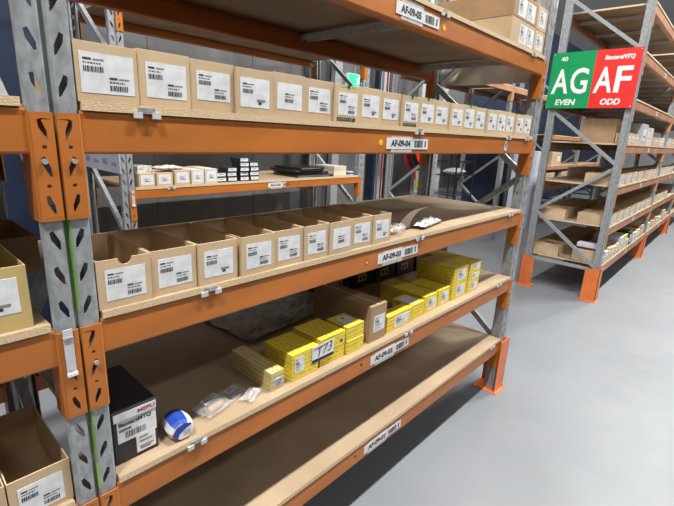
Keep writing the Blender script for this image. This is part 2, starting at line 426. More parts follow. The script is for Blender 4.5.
for i, T in enumerate(T5):
    b = beam(near, 0, L1, 0, T, bme=BM27, bolts=True)
    beam(near, 0, L1, D, T, rear=True, bme=BM27)
    lb = obj('location_label', beam_label(codes[i], style=(1 if i == 4 else 0)), b); lb.location = (1.105, 0, .020 if i != 4 else .026)
    lb['label'] = 'white location label reading ' + codes[i]
    if i in (3, 4):
        st = MB().cyl((0, -.001, 0), (0, .0005, 0), .012 if i == 3 else .014, M['yellowdot'], 20); s = obj('sticker', st, b); s.location = ((1.07 if i == 3 else 1.46), 0, .045); s['label'] = 'round yellow sticker'
    if i == 2:
        st = MB(); st.poly([(-.013, -.001, -.01), (.013, -.001, -.01), (0, -.001, .014)], M['redink']); st.poly([(-.006, -.0014, -.006), (.006, -.0014, -.006), (0, -.0014, .006)], M['paper'])
        s = obj('sticker', st, b); s.location = (1.03, 0, .045); s['label'] = 'small red triangle sticker'
    if i < 2:
        st = MB().cyl((0, -.0008, 0), (0, .0005, 0), .007, M['inside'], 16); s = obj('bolt_hole', st, b); s.location = (1.04, 0, .05)
    if i == 3:
        st = MB(); st.box(-.02, .02, -.0012, 0, -.030, .025, M['paper']); st.bar((-.014, -.0018, -.022), (.014, -.0018, .018), .004, .001, M['ink'], (0, 1, 0)); st.bar((.014, -.0018, -.018), (-.010, -.0018, .010), .004, .001, M['ink'], (0, 1, 0))
        s = obj('sticker', st, b); s.location = (2.29, 0, .05); s['label'] = 'small white sticker with a black cross'
    if i != 0:
        clip = {2: 1}.get(i)
        beam(near, -W - L1, L1, 0, T, bme=BM27, bolts=True, clip=clip); beam(near, -W - L1, L1, D, T, rear=True, bme=BM27)
for x in (1.38, 2.51):
    obj('cross_bar', MB().chan((x, .052, 2.325), (x, D - .052, 2.325), .05, .028, M['bar'], (0, 0, -1)), near)
names5 = ['lowest', 'second lowest', 'middle', 'second highest', 'highest']
clipx = {0: (2.55,), 1: (.42, 2.5), 2: (.45, 1.42, 2.52), 3: (.17, 1.33, 2.3, 2.6), 4: (1.45, 2.5)}
clipx[1] = (.235, 1.40, 2.5); clipx[2] = (.30, 1.42, 2.52); clipx[3] = (.145, 1.33, 2.3, 2.6)
for i, T in enumerate(T5):
    board(.006, L1 - .006, .0015, D - .002, T, f'chipboard shelf board at the {names5[i]} level of the nearest rack', 'shelf boards in the nearest bay', clips=clipx[i])
board(-W - L1 + .006, -W - .007, .0015, D - .002, T5[3], 'chipboard shelf board left of the near upright, above the yellowish bin', 'shelf boards left of the near upright')
board(-W - L1 + .006, -W - .007, .0015, D - .002, T5[2], 'chipboard shelf board left of the near upright, under the yellowish bin', 'shelf boards left of the near upright')
board(-W - L1 + .006, -W - .007, .0015, .34, T5[1], 'chipboard shelf board left of the near upright, under the two open bins', 'shelf boards left of the near upright')

# ------------------------------------------------------------------ bins and cartons
def bin_parts(root, w, d, h, mat, notch=0, t=.0032, green=False, flap=0):
    mb = MB(); m = M[mat]; z0 = 0
    mb.box(0, w, 0, d, 0, t, m); mb.box(0, t, t, d - t, t, h, m); mb.box(w - t, w, t, d - t, t, h, m); mb.box(0, w, d - t, d, t, h, m)
    if notch:
        n = 8; cx = w * .52; r = notch
        pts = [(0, t), (w, t), (w, h), (cx + r, h)] + [(cx + r * math.cos(PI * k / n), h - r * math.sin(PI * k / n)) for k in range(1, n)] + [(cx - r, h), (0, h)]
        def cap(y, rev):
            for k in range(n):
                a0, a1 = PI * k / n, PI * (k + 1) / n
                xa, za = cx + r * math.cos(a0), h - r * math.sin(a0); xb, zb = cx + r * math.cos(a1), h - r * math.sin(a1)
                mb.poly([(xa, y, za), (xb, y, zb), (xb, y, h - r), (xa, y, h - r)], m)
            mb.poly([(0, y, h - r), (cx - r, y, h - r), (cx - r, y, h), (0, y, h)], m); mb.poly([(cx + r, y, h - r), (w, y, h - r), (w, y, h), (cx + r, y, h)], m)
            mb.poly([(0, y, t), (w, y, t), (w, y, h - r), (0, y, h - r)], m)
        cap(0, 0); cap(t, 1)
        for k in range(n):
            a0, a1 = PI * k / n, PI * (k + 1) / n
            mb.poly([(cx + r * math.cos(a0), 0, h - r * math.sin(a0)), (cx + r * math.cos(a1), 0, h - r * math.sin(a1)), (cx + r * math.cos(a1), t, h - r * math.sin(a1)), (cx + r * math.cos(a0), t, h - r * math.sin(a0))], m)
        mb.poly([(0, 0, h), (cx - r, 0, h), (cx - r, t, h), (0, t, h)], m); mb.poly([(cx + r, 0, h), (w, 0, h), (w, t, h), (cx + r, t, h)], m)
        mb.poly([(0, 0, t), (0, t, t), (0, t, h), (0, 0, h)], m); mb.poly([(w, 0, t), (w, t, t), (w, t, h), (w, 0, h)], m)
    else: mb.box(0, w, 0, t, t, h, m)
    b = obj('bin_body', mb, root, bevel=0 if notch else .0007)
    return b
def stock_label(x0, x1, z0, z1, y=-.0006, seed=0, kind=0, T=None):
    rnd = random.Random(seed); mb = MB(); w = x1 - x0; h = z1 - z0; tl = (rnd.random() - .5) * .03
    def P(a, b, dy=0): return (x0 + a * w, y - dy, z0 + b * h + (a - .5) * tl * h)
    def Q(a0, a1, b0, b1, m, dy=.0004): mb.poly([P(a0, b0, dy), P(a1, b0, dy), P(a1, b1, dy), P(a0, b1, dy)], M[m])
    Q(0, 1, 0, 1, 'paper', 0)
    mb.poly([P(0, 0), P(0, 1), (x0, y + .0006, z1), (x0, y + .0006, z0)], M['paper']); mb.poly([P(1, 0), P(1, 1), (x1, y + .0006, z1), (x1, y + .0006, z0)], M['paper'])
    mb.poly([P(0, 1), P(1, 1), (x1, y + .0006, z1), (x0, y + .0006, z1)], M['paper'])
    def block(a, b):
        x = a
        Q(a, a + .15, b + .22, b + .27, 'ink'); Q(a + .18, a + .38, b + .225, b + .26, 'greyink')
        xx = a
        while xx < a + .30:
            l = rnd.choice((.015, .03, .045)); Q(xx, xx + l, b + .13, b + .165, 'ink'); xx += l + .018
        xx = a
        while xx < a + .34:
            l = rnd.choice((.012, .02, .03)); Q(xx, xx + l, b - .07, b + .07, 'ink'); xx += l + .014
    if kind == 0: block(.06, .60); block(.52, .16)
    elif kind == 1: block(.30, .35)
    elif kind == 2: block(.08, .55); Q(.55, .85, .22, .30, 'greyink'); Q(.6, .72, .12, .2, 'ink')
    elif kind == 3:
        block(.1, .62)
        for b in (.5, .42, .34, .2): Q(.1, .1 + .5 * rnd.random() + .2, b - .02, b + .01, 'greyink')
    return mb
def make_bin(loc, w, d, h, mat='carton', notch=0, lab=None, kind=0, seed=0, rz=0, strip=False, green=False):
    r = thing('parts_bin', loc, rz); bin_parts(r, w, d, h, mat, notch)
    if lab:
        specs = lab if isinstance(lab[0], tuple) else [lab]
        for k, (a0, a1, b0, b1) in enumerate(specs):
            obj('stock_label', stock_label(a0 * w, a1 * w, b0 * h, b1 * h, -.0006, seed * 7 + k, kind), r)
    if strip:
        s = MB(); s.box(w * .08, w * .82, -.0008, 0, h * .02, h * .12, M['ink'])
        rnd = random.Random(seed)
        for k in range(7):
            x = w * (.12 + .09 * k); s.bar((x, -.0012, h * .04), (x + w * .06 * rnd.random(), -.0012, h * .10), .0016, .0004, M['yellow_pale'], (0, 1, 0))
        obj('printed_strip', s, r, label='black printed strip under the label')
    if green:
        s = MB(); s.poly([(w * .42, -.0005, h), (w * .58, -.0005, h), (w * .5, -.0005, h - .016)], M['inside']); s.poly([(w * .2, -.0004, h), (w * .8, -.0004, h), (w * .8, -.0004, h - .008), (w * .2, -.0004, h - .008)], M['marker'])
        obj('pen_mark', s, r, label='green pen mark along the front edge')
    return r

# shelf AF-09-04
lab04 = {0: (.07, .93, .16, .83), 1: (.14, .92, .17, .80), 2: (.14, .90, .22, .80), 3: (.10, .88, .16, .80), 4: (.12, .88, .18, .78)}
for k in range(20):
    x = .002 + .1335 * k; notchy = k in (6, 9, 10, 13)
    lab = lab04.get(k, (.12, .88, .18, .80) if k < 13 else (.14, .86, .14, .84)); kind = [0, 0, 0, 2, 1, 0, 0, 2, 2, 0, 2][k] if k < 11 else 2
    b = make_bin((x, .003 + .004 * ((k * 7) % 3), T5[3]), .131, .30, .122 + .002 * ((k * 5) % 3), notch=0, lab=lab, kind=kind, seed=k, strip=k in (6, 9), green=notchy)
    tag(b, f'tan cardboard bin on the AF-09-04 shelf, {num(k)} from the near upright', 'box', 'cardboard bins on the AF-09-04 shelf')
# shelf AF-09-03
xs = [.002, .137, .270, .413, .547, .680, .805, .937, 1.070, 1.195]
for k in range(9):
    w = min(.131, xs[k + 1] - xs[k] - .003); kind = [0, 0, 2, 0, 0, 0, 1, 0, 2][k]
    b = make_bin((xs[k], .003 + .004 * ((k * 5) % 3), T5[2]), w, .285, .124, notch=.017 if k == 0 else 0, lab=(.14, .88, .16, .80), kind=kind, seed=30 + k)
    tag(b, ('open tan cardboard bin with a notched front, on AF-09-03 beside the near upright' if k == 0 else f'open tan cardboard bin on the AF-09-03 shelf, {num(k)} from the near upright'), 'box', 'cardboard bins on the AF-09-03 shelf')
# left of the upright
b = make_bin((-.266, .010, T5[2]), .134, .33, .142, 'carton_yellow', lab=(.05, .86, .28, .83), kind=2, seed=60)
tag(b, 'open yellowish cardboard bin at the left edge, left of the near upright', 'box')
b = make_bin((-.128, .40, T5[2]), .112, .30, .115, 'carton_dark'); tag(b, 'brown carton standing back behind the yellowish bin left of the upright', 'box')
for k, (x, w) in enumerate(((-.229, .128), (-.363, .131))):
    b = make_bin((x, .012, T5[1]), w, .305, .118, lab=(.14, .86, .10, .78), kind=0, seed=70 + k)
    tag(b, ['open tan cardboard bin at lower left, directly beside the near upright', 'open tan cardboard bin cut off by the lower left corner of the view'][k], 'box', 'open bins left of the near upright')

def closed_box(name, loc, w, d, h, mat, rz=0, seam=True, parts=None, bevel=.002, rx=0):
    r = thing(name, loc, rz); r.rotation_euler = (rx, 0, rz)
    mb = MB().box(0, w, 0, d, 0, h, M[mat]); obj('box_body', mb, r, bevel=bevel)
    if seam: obj('tape_strip', MB().box(w * .46, w * .54, -.0006, d + .0006, h + .0001, h + .0008, M['tape'] if mat != 'black' else M['blackplastic']), r)
    return r
# shelf AF-09-05 cartons
for k, (x, z, w, h, lab, word) in enumerate([
    (2.17, 0, .34, .128, [(.35, .66, .1, .85), (.70, .97, .1, .85)], 'lower carton of the nearer stack'),
    (2.17, .13, .34, .12, [(.18, .52, .1, .85), (.56, .9, .1, .85)], 'upper carton of the nearer stack'),
    (2.52, 0, .165, .125, [(.2, .8, .15, .85)], 'lower carton of the stack beside the far upright'),
    (2.52, .127, .165, .125, [(.2, .8, .15, .85)], 'upper carton of the stack beside the far upright')]):
    r = closed_box('carton', (x, .012, T5[4] + z), w, .50, h, 'carton_dark' if k == 1 else 'carton')
    for q, (a0, a1, b0, b1) in enumerate(lab): obj('stock_label', stock_label(a0 * w, a1 * w, b0 * h, b1 * h, -.0006, 90 + 5 * k + q, 3), r)
    tag(r, 'brown closed carton on the AF-09-05 shelf, ' + word, 'box', 'cartons on the AF-09-05 shelf')

# shelf AF-09-03: loose plastic bags
def blob(name, pts_fn, nu, nv, mat, loc, rz=0, solid=.0012):
    mb = MB(); g = [[pts_fn(u / nu, v / nv) for v in range(nv + 1)] for u in range(nu + 1)]
    for i in range(nu):
        for j in range(nv): mb.poly([g[i][j], g[i + 1][j], g[i + 1][j + 1], g[i][j + 1]], M[mat])
    me = mb.mesh(name); bm = bmesh.new(); bm.from_mesh(me); bmesh.ops.remove_doubles(bm, verts=bm.verts, dist=1e-6); bm.to_mesh(me); bm.free()
    return me
def bag(name, loc, rz, w, d, h, mat, seed, amp=.006):
    rnd = random.Random(seed); ph = [rnd.random() * 6.28 for _ in range(6)]
    def mk(sign):
        def fn(u, v):
            e = (1 - (2 * u - 1) ** 4) * (1 - (2 * v - 1) ** 4)
            c = math.sin(u * 17 + ph[0] + 3 * v) * math.sin(v * 13 + ph[1]) + .6 * math.sin(u * 31 + v * 23 + ph[2])
            z = h * .5 * (1 + sign * e * (.9 + .10 * c)) * (1) + (amp * c * .5 if sign > 0 else 0) * e
            if sign < 0: z = h * .5 * (1 - e)
            return ((u - .5) * w * (1 + .05 * math.sin(v * 9 + ph[3])), (v - .5) * d * (1 + .06 * math.sin(u * 8 + ph[4])), max(z, 0.0003))
        return fn
    r = thing(name, loc, rz)
    mb = MB()
    for s in (1, -1):
        fn = mk(s); n = 14; g = [[fn(i / n, j / n) for j in range(n + 1)] for i in range(n + 1)]
        for i in range(n):
            for j in range(n): mb.poly([g[i][j], g[i + 1][j], g[i + 1][j + 1], g[i][j + 1]], M[mat])
    me = mb.mesh('bag_film'); bm = bmesh.new(); bm.from_mesh(me); bmesh.ops.remove_doubles(bm, verts=bm.verts, dist=1e-4); bmesh.ops.recalc_face_normals(bm, faces=bm.faces); bm.to_mesh(me); bm.free()
    obj('bag_film', me, r); return r
r = bag('plastic_bag', (1.335, .085, T5[2]), .4, .16, .09, .045, 'film', 1); tag(r, 'small clear plastic bag of parts right beside the last open bin', 'plastic bag')
obj('metal_part', MB().cyl((-.05, 0, .018), (.05, .01, .018), .012, M['carton_dark'], 12).cyl((-.02, -.01, .022), (.04, -.02, .022), .008, M['bagwhite'], 10), r)
r = bag('plastic_bag', (1.63, .085, T5[2]), .16, .25, .065, .034, 'bagwhite', 2, .02); tag(r, 'long crumpled white plastic bag lying on the AF-09-03 shelf board', 'plastic bag')
r = thing('paper_flap', (1.455, .115, T5[2]), -.75)
mb = MB(); n = 10
for k in range(n):
    a, b = k / n, (k + 1) / n
    f = lambda t: (.02 * t + .10 * t * t, .0 + .05 * t * t, .004 + .10 * math.sin(t * 1.5) ** 1.1)
    p, q = f(a), f(b); ww = .034 * (1 - .35 * a); w2 = .034 * (1 - .35 * b)
    mb.poly([(p[0] - ww, p[1] - .02, p[2]), (p[0] + ww, p[1] + .02, p[2]), (q[0] + w2, q[1] + .02, q[2]), (q[0] - w2, q[1] - .02, q[2])], M['carton_pale'])
obj('curled_strip', mb, r, solid=.0015); tag(r, 'curled strip of pale paper sticking up between the two plastic bags', 'paper')

# shelf AF-09-02
r = thing('product_box', (.016, .040, T5[1]))
bw, bd, bh = .122, .25, .166
obj('box_body', MB().box(0, bw, .003, bd, 0, bh - .03, M['black']), r, bevel=.0015)
lid = obj('box_lid', MB().box(-.0015, bw + .0015, .0, bd + .002, bh - .03, bh, M['black']), r, bevel=.0015, label='glossy black lid')
fl = MB(); fl.box(.002, bw - .002, -.0010, -.0002, bh - .0295, bh - .005, M['paper']); fl.box(.010, bw - .003, .0016, .0028, bh * .40, bh - .030, M['paper'])
fl.text('MEPU', (bw * .55, -.0016, bh * .86), (1, 0, 0), (0, 0, 1), bh * .07, M['redink'], .03, width=bw * .40)
fl.text('BaxtersMTQ', (bw * .12, .0010, bh * .69), (1, 0, 0), (0, 0, 1), bh * .085, M['ink'], .04, width=bw * .74)
for z in (.64, .615): fl.poly([(bw * .12, .0008, bh * z), (bw * (.5 if z > .65 else .4), .0008, bh * z), (bw * (.5 if z > .65 else .4), .0008, bh * (z + .015)), (bw * .12, .0008, bh * (z + .015))], M['ink'])
x = bw * .25; rnd = random.Random(5)
while x < bw * .72:
    k = rnd.choice((.001, .002, .003)); fl.poly([(x, .0014, bh * .46), (x + k, .0014, bh * .46), (x + k, .0014, bh * .58), (x, .0014, bh * .58)], M['ink']); x += k + rnd.choice((.0012, .002))
obj('front_label', fl, r)
f2 = MB(); f2.box(bw * .48, bw * .93, .0012, .003, bh * .08, bh * .42, M['paper'])
for z, l in ((.34, .2), (.26, .3), (.16, .32), (.12, .25)): f2.poly([(bw * .55, .0008, bh * z), (bw * (.55 + l), .0008, bh * z), (bw * (.55 + l), .0008, bh * (z + .03)), (bw * .55, .0008, bh * (z + .03))], M['greyink'])
obj('stock_label', f2, r)
tag(r, 'black lidded product box with a white front label, leaning beside the near upright', 'box')
# blue and white wrapped roll
r = thing('wrapped_packet', (.205, .055, T5[1]), -.12)
mb = MB(); n = 9; ww = .078; dd = .085
secs = []
rnd = random.Random(4)
for k in range(7):
    t = k / 6; s = [.80, .97, 1, 1.02, 1, .96, .80][k]
    secs.append([(math.cos(2 * PI * (a + .5) / n) * ww / 2 * s * (1 + .06 * rnd.random()), -dd / 2 + dd * t, .034 + math.sin(2 * PI * (a + .5) / n) * .034 * s) for a in range(n)])
for A, B in zip(secs, secs[1:]):
    for a in range(n):
        b = (a + 1) % n; mb.poly([A[a], A[b], B[b], B[a]], M['white'] if a not in (1, 2) else M['blue'])
mb.poly(list(reversed(secs[0])), M['white']); mb.poly(secs[-1], M['white'])
obj('wrapper', mb, r)
pr = MB()
pts = [(-.030, .032), (-.018, .052), (.004, .060), (.024, .056), (.030, .050), (.012, .042), (-.010, .028), (-.016, .012), (-.026, .012)]
y = -dd / 2 - .0007; pr.poly([(a, y, z) for a, z in pts], M['blue'])
pr.poly([(-.032, y, .034), (-.026, y, .036), (-.028, y, .024), (-.033, y, .022)], M['redink'])
for z in (.030, .024, .018): pr.poly([(.002, y, z), (.024, y, z + .003), (.024, y, z + .005), (.002, y, z + .002)], M['greyink'])
obj('printed_panel', pr, r, label='blue and white printed end')
tag(r, 'small blue and white wrapped packet beside the black product box', 'packet')
def filmbag(loc, rz, w, d, h, seed, label):
    r = bag('plastic_bag', loc, rz, w, d, h, 'film', seed)
    s = MB(); s.poly([(-w * .30, -d * .05, h * 1.01), (w * .28, -d * .02, h * 1.02), (w * .30, d * .32, h * 1.0), (-w * .28, d * .30, h * .98)], M['paper'])
    rn = random.Random(seed)
    for q in range(2):
        x = -w * .2
        while x < w * .2:
            l = rn.choice((.003, .005)); yy = d * (.06 + .12 * q); s.poly([(x, yy, h * 1.02 + .0006), (x + l, yy, h * 1.02 + .0006), (x + l, yy + d * .06, h * 1.02 + .0006), (x, yy + d * .06, h * 1.02 + .0006)], M['ink']); x += l + .002
    obj('paper_tag', s, r); tag(r, label, 'plastic bag', 'small plastic bags on the AF-09-02 shelf'); return r
r = filmbag((.345, .085, T5[1]), .25, .115, .085, .040, 11, 'clear plastic bag with paper tag, next to the blue and white packet')
obj('metal_part', MB().cyl((-.03, -.01, .016), (.035, -.008, .016), .012, M['carton_dark'], 12), r)
r = filmbag((.452, .12, T5[1]), .25, .09, .075, .012, 12, 'flat plastic bag with a paper tag, behind the bag of bright metal pieces')
r = bag('plastic_bag', (.487, .060, T5[1]), .55, .085, .05, .022, 'film', 13); tag(r, 'small clear plastic bag holding bright metal pieces, nearest the faded yellow box', 'plastic bag', 'small plastic bags on the AF-09-02 shelf')
obj('metal_part', MB().cyl((-.03, 0, .009), (.03, .004, .009), .006, M['bagwhite'], 10), r)

def ybox(x, y, w, d, h, z=0, mat='yellow', rz=0, label='', lab=True, layers=1):
    r = thing('yellow_box', (x, y, T5[1] + z), rz)
    obj('box_body', MB().box(0, w, 0, d, 0, h, M[mat]), r, bevel=.0015)
    if lab:
        for k in range(layers):
            hh = h / layers
            obj('stock_label', stock_label(w * .28, w * .86, hh * k + hh * .14, hh * k + hh * .80, -.0006, int(x * 100) + k, 3), r)
    tag(r, label, 'box', 'yellow boxes on the AF-09-02 shelf')
    return r
r = ybox(.556, .032, .062, .25, .074, mat='yellow_pale', lab=False, label='long faded yellow and white box, leftmost of the yellow boxes')
s = MB(); s.box(.018, .046, -.0008, 0, .012, .048, M['paper']); rn = random.Random(2)
for q in range(5):
    x = .020
    while x < .043:
        l = rn.choice((.002, .004)); s.box(x, x + l, -.0014, -.0008, .015 + q * .006, .018 + q * .006, M['blue']); x += l + .0015
obj('stock_label', s, r, label='small white label with blue print')
# two blocks of yellow boxes
for k, (x, w, d, yy) in enumerate(((.655, .140, .165, .030), (.812, .148, .165, .036))):
    for q in range(2):
        ybox(x, yy, w, d, .0545 + .005 * k, z=.0005 + q * (.0555 + .005 * k), lab=False, rz=.0,
             label=('lower' if q == 0 else 'upper') + (' yellow box of the stack carrying the left half of the handwritten T73 label' if k == 0 else ' yellow box of the stack with a blue dot, right of the T73 label'))
r = thing('lot_label', (.758, .029, T5[1] + .04))
s = MB(); s.box(0, .125, -.0016, -.0006, 0, .070, M['paper']); s.box(.0, .125, -.0022, -.0016, 0, .013, M['navy'])
s.text('T73', (.026, -.0024, .018), (1, 0, .10), (0, 0, 1), .042, M['ink'], -.004, width=.088, shear=.2)
s.text('LOT', (.006, -.0022, .054), (1, 0, 0), (0, 0, 1), .008, M['blue'], .02)
obj('paper_sheet', s, r); tag(r, 'white paper label with handwritten T73 stuck across two yellow stacks', 'label')
r = thing('blue_dot', (.930, .0292, T5[1] + .085)); obj('dot_face', MB().cyl((0, -.0012, 0), (0, -.0002, 0), .009, M['blue'], 18), r); tag(r, 'round dark blue sticker on the yellow box right of the T73 label', 'sticker')
r = thing('stock_tag', (.668, .0292, T5[1] + .030)); obj('tag_face', stock_label(0, .05, 0, .065, -.0004, 8, 3), r); tag(r, 'pale stock label on the front left of the first yellow stack', 'label')
for q in range(2):
    r = ybox(.972, .030 + .004 * q, .112, .125, .062, z=.0005 + q * .0635, lab=False, label=('lower' if q == 0 else 'upper') + ' yellow box of the small stack left of the tall brown carton')
    if q: obj('delivery_note', MB().box(.02, .095, .03, .10, .0622, .0632, M['paper']).box(.05, .065, .075, .09, .0632, .0636, M['redink']), r, label='white note with a red mark on the lid')
# brown carton
r = closed_box('carton', (1.128, .032, T5[1]), .122, .37, .178, 'carton_dark', bevel=.003)
obj('stock_label', stock_label(.026, .110, .045, .125, -.0006, 44, 3), r)
tag(r, 'long brown carton standing among the yellow boxes on the AF-09-02 shelf', 'box')
ybox(1.275, .040, .215, .062, .085, label='wide low yellow box right of the brown carton')
r = ybox(1.500, .045, .115, .13, .085, label='small yellow box between the wide low one and the long one', lab=False)
obj('delivery_note', MB().box(-.0, .095, .02, .11, .0855, .0865, M['paper']), r, label='white note on the lid')
ybox(1.627, .050, .135, .30, .096, label='long yellow box, second to the left of the two-high yellow stack')
ybox(1.772, .050, .130, .20, .098, label='yellow box tight against the left of the two-high yellow stack')
for q in range(2):
    ybox(1.925, .045, .175, .25, .100 - .001, z=.0005 + q * .0995, label=('lower' if q == 0 else 'upper') + ' box of the tallest yellow stack', layers=1)
for q in range(3):
    ybox(2.12 + .004 * q, .045, .150, (.22, .22, .33)[q], [.070, .060, .058][q], z=[.0005, .0715, .1325][q], label=['bottom', 'middle', 'top'][q] + ' box of the last yellow stack, nearest the far upright', mat='yellow')
# black boxes at the back of shelf 02
for k in range(6):
    x = 1.40 + .215 * k
    r = thing('spare_parts_box', (x, .56 - .012 * k, T5[1])); obj('box_body', MB().box(0, .205, 0, .22, 0, .165, M['black']), r, bevel=.002)
    s = MB(); s.box(.045, .125, -.0012, 0, .040, .085, M['carton_yellow']); s.box(.055, .078, -.002, -.0012, .050, .075, M['ink']); s.box(.090, .113, -.002, -.0012, .050, .075, M['ink'])
    obj('stock_label', s, r, label='tan label with two dark marks')
    tag(r, f'black box with tan label at the back of the AF-09-02 shelf, {num(k)} from left', 'box', 'black boxes at the back of the AF-09-02 shelf')
# crumpled sheet on shelf 02
r = thing('plastic_sheet', (1.02, .60, T5[1]), .1); mb = MB(); n = 16
def hz(u, v): return .003 + .011 * abs(math.sin(u * 9 + 2 * v) * math.cos(v * 7 + u * 3)) + .005 * abs(math.sin(u * 23 + v * 17))
g = [[((i / n - .5) * .62, (j / n - .5) * .36, hz(i / n, j / n)) for j in range(n + 1)] for i in range(n + 1)]
for i in range(n):
    for j in range(n): mb.poly([g[i][j], g[i + 1][j], g[i + 1][j + 1], g[i][j + 1]], M['galv_dark'])
obj('sheet_film', mb, r, solid=.001); tag(r, 'crumpled dark grey plastic sheet lying at the back of the AF-09-02 shelf', 'plastic sheet')

# ------------------------------------------------------------------ rack beyond the cross aisle
X2 = 5.55; LN = 3.1; DN = .89; YN = -.025; TN = [.442, .925, 1.408, 1.890, 2.374, 2.86, 3.34]
nxt = thing('pallet_rack', (X2, YN, 0)); tag(nxt, 'orange and galvanised pallet rack across the gap, carrying the green and red sign', 'rack', 'racking')
BM31 = beam_mesh(LN, M['orange_old'])
for k in range(4):
    frame(nxt, k * (LN + W), 0, DN, guards=((('f', -1), ('r', -1)) if k == 0 else (('f', -1),)))
for k in range(3):
    for i, T in enumerate(TN):
        b = beam(nxt, W + k * (LN + W), LN, 0, T, bme=BM31, old=True); beam(nxt, W + k * (LN + W), LN, DN, T, rear=True, bme=BM31, old=True)
        if k < 2:
            s = obj('location_label', MB().box(0, .10, -.0012, 0, 0, .055, M['paper']).box(.02, .08, -.0018, -.0012, .02, .035, M['greyink']), b); s.location = (1.5, 0, .02)
        if i in (4, 5, 6) and k < 2:
            for q in range(4): obj('cross_bar', MB().chan((W + k * (LN + W) + .35 + .8 * q, .052, T - .055), (W + k * (LN + W) + .35 + .8 * q, DN - .052, T - .055), .05, .028, M['bar'], (0, 0, -1)), nxt)
lv = ['lowest', 'second', 'third', 'fourth', 'fifth', 'sixth', 'topmost']
bay = ['first', 'second', 'third']
for k in range(3):
    for i, T in enumerate(TN):
        x0 = X2 + W + k * (LN + W)
        board(x0 + .006, x0 + LN - .006, YN + .0015, YN + DN - .002, T, f'chipboard shelf board, {lv[i]} level of the {bay[k]} bay behind the sign', 'shelf boards across the gap')
# bins in the far rack
def far_bin(w, d, h, mat='carton', kind=3):
    r = thing('parts_bin', (0, 0, 0)); bin_parts(r, w, d, h, mat); obj('stock_label', stock_label(w * .15, w * .85, h * .12, h * .85, -.0006, 5, kind), r); return r
proto = far_bin(.131, .36, .125)
used = [False]
def put(loc, rz, label, group, cat='box'):
    if not used[0]: r = proto; used[0] = True; r.location = loc; r.rotation_euler = (0, 0, rz)
    else: r = dup(proto, loc, rz)
    tag(r, label, cat, group); return r
def xbay(k): return X2 + W + k * (LN + W)
# second shelf: full front rows in bays 1,2 ; rear row facing away
for i, T, lo, hi, wrd in ((1, TN[1], 0, 22, 'second'), (2, TN[2], 0, 22, 'third')):
    for k in range(2):
        for q in range(lo, hi if k == 0 else 14):
            if i == 2 and k == 0 and q in (12, 13): continue
            if i == 1 and k == 1 and q in (0, 1, 2): continue
            put((xbay(k) + .02 + .137 * q, YN + .012 + .006 * ((q * 7) % 3), T), 0, f'tan bin, {wrd} shelf up, {bay[k]} bay behind the sign, {num(q)} from its post', f'bins on the {wrd} shelf across the gap')
for i, T, q0, q1 in ((0, TN[0], 0, 14), (1, TN[1], 0, 12), (2, TN[2], 8, 14)):
    for q in range(q0, q1):
        put((xbay(0) + .02 + .137 * q + .131, YN + DN - .016, T), PI, f'tan rear-row bin facing away, {lv[i]} shelf behind the sign, {num(q)} from end frame', 'rear rows of bins across the gap')
# lowest shelf: mixed stock
rnd = random.Random(21)
items = []
def farbox(x, y, w, d, h, T, mat, label, lab=True, group='mixed stock across the gap'):
    r = thing('carton', (x, y + YN, T)); obj('box_body', MB().box(0, w, 0, d, 0, h, M[mat]), r, bevel=.002)
    if lab: obj('stock_label', MB().box(w * .2, w * .8, -.001, 0, h * .2, h * .75, M['paper']).box(w * .3, w * .7, -.0015, -.001, h * .35, h * .45, M['greyink']), r)
    tag(r, label, 'box', group); return r
x = xbay(0) + .02; mats = ['carton', 'carton_pale', 'carton', 'carton_pale', 'carton', 'carton', 'tub', 'yellow', 'carton_pale', 'navy', 'carton', 'carton', 'carton_pale', 'carton', 'carton_dark']
k = 0
word = {'carton': 'tan', 'carton_pale': 'off-white', 'tub': 'pale lilac', 'yellow': 'yellow', 'navy': 'navy blue', 'carton_dark': 'brown'}
while x < xbay(0) + LN - .2:
    m = mats[k % len(mats)]; w = .13 + .07 * rnd.random(); h = .11 + .06 * rnd.random()
    if m in ('tub', 'yellow', 'navy'): h = .2; w = .22
    farbox(x, .012, w, .34, h, TN[0], m, f'{word[m]} box on the lowest shelf behind the sign, {num(k)} along from the guarded post'); x += w + .012; k += 1
farbox(xbay(0) + .03, .10, .14, .22, .05, TN[0] + .185, 'tub', 'flat pale packet on top of the first box, lowest shelf behind the sign', False)
for k, (w, h, m) in enumerate(((.16, .13, 'carton_pale'), (.2, .12, 'carton'), (.15, .15, 'carton'), (.2, .11, 'carton_pale'), (.3, .2, 'carton'), (.2, .12, 'carton'))):
    farbox(xbay(1) + .25 + .42 * k, .012, w, .34, h, TN[0], m, f'{word[m]} box, lowest shelf of the second bay behind the sign, {num(k)} along')
# fourth shelf: tall cartons
for k, (x, w, h, m) in enumerate(((.02, .20, .12, 'carton'), (.24, .20, .12, 'carton'), (.46, .24, .12, 'carton'), (.85, .36, .26, 'wallpale'), (1.25, .2, .23, 'carton_pale'), (1.5, .2, .23, 'carton_pale'), (1.95, .3, .12, 'carton'), (2.3, .3, .12, 'carton'), (2.65, .3, .13, 'carton_pale'))):
    farbox(xbay(0) + x, .012, w, .12 if x < .6 else .40, h, TN[3], m, f'{word.get(m, "white")} carton on the fourth shelf behind the sign, {num(k)} along from the sign', group='cartons on the fourth shelf across the gap')
for k in range(2): farbox(xbay(0) + .03 + .36 * k, .145, .34, .36, .27, TN[3], 'carton_dark', ['large brown carton behind the sign post on the fourth shelf, at the frame', 'large brown carton on the fourth shelf, next in from the frame'][k], False)
for k in range(8): farbox(xbay(1) + .05 + .36 * k, .02, .3, .4, .12 + .03 * (k % 2), TN[3], 'carton', f'tan carton on the fourth shelf of the second bay, {num(k)} along')
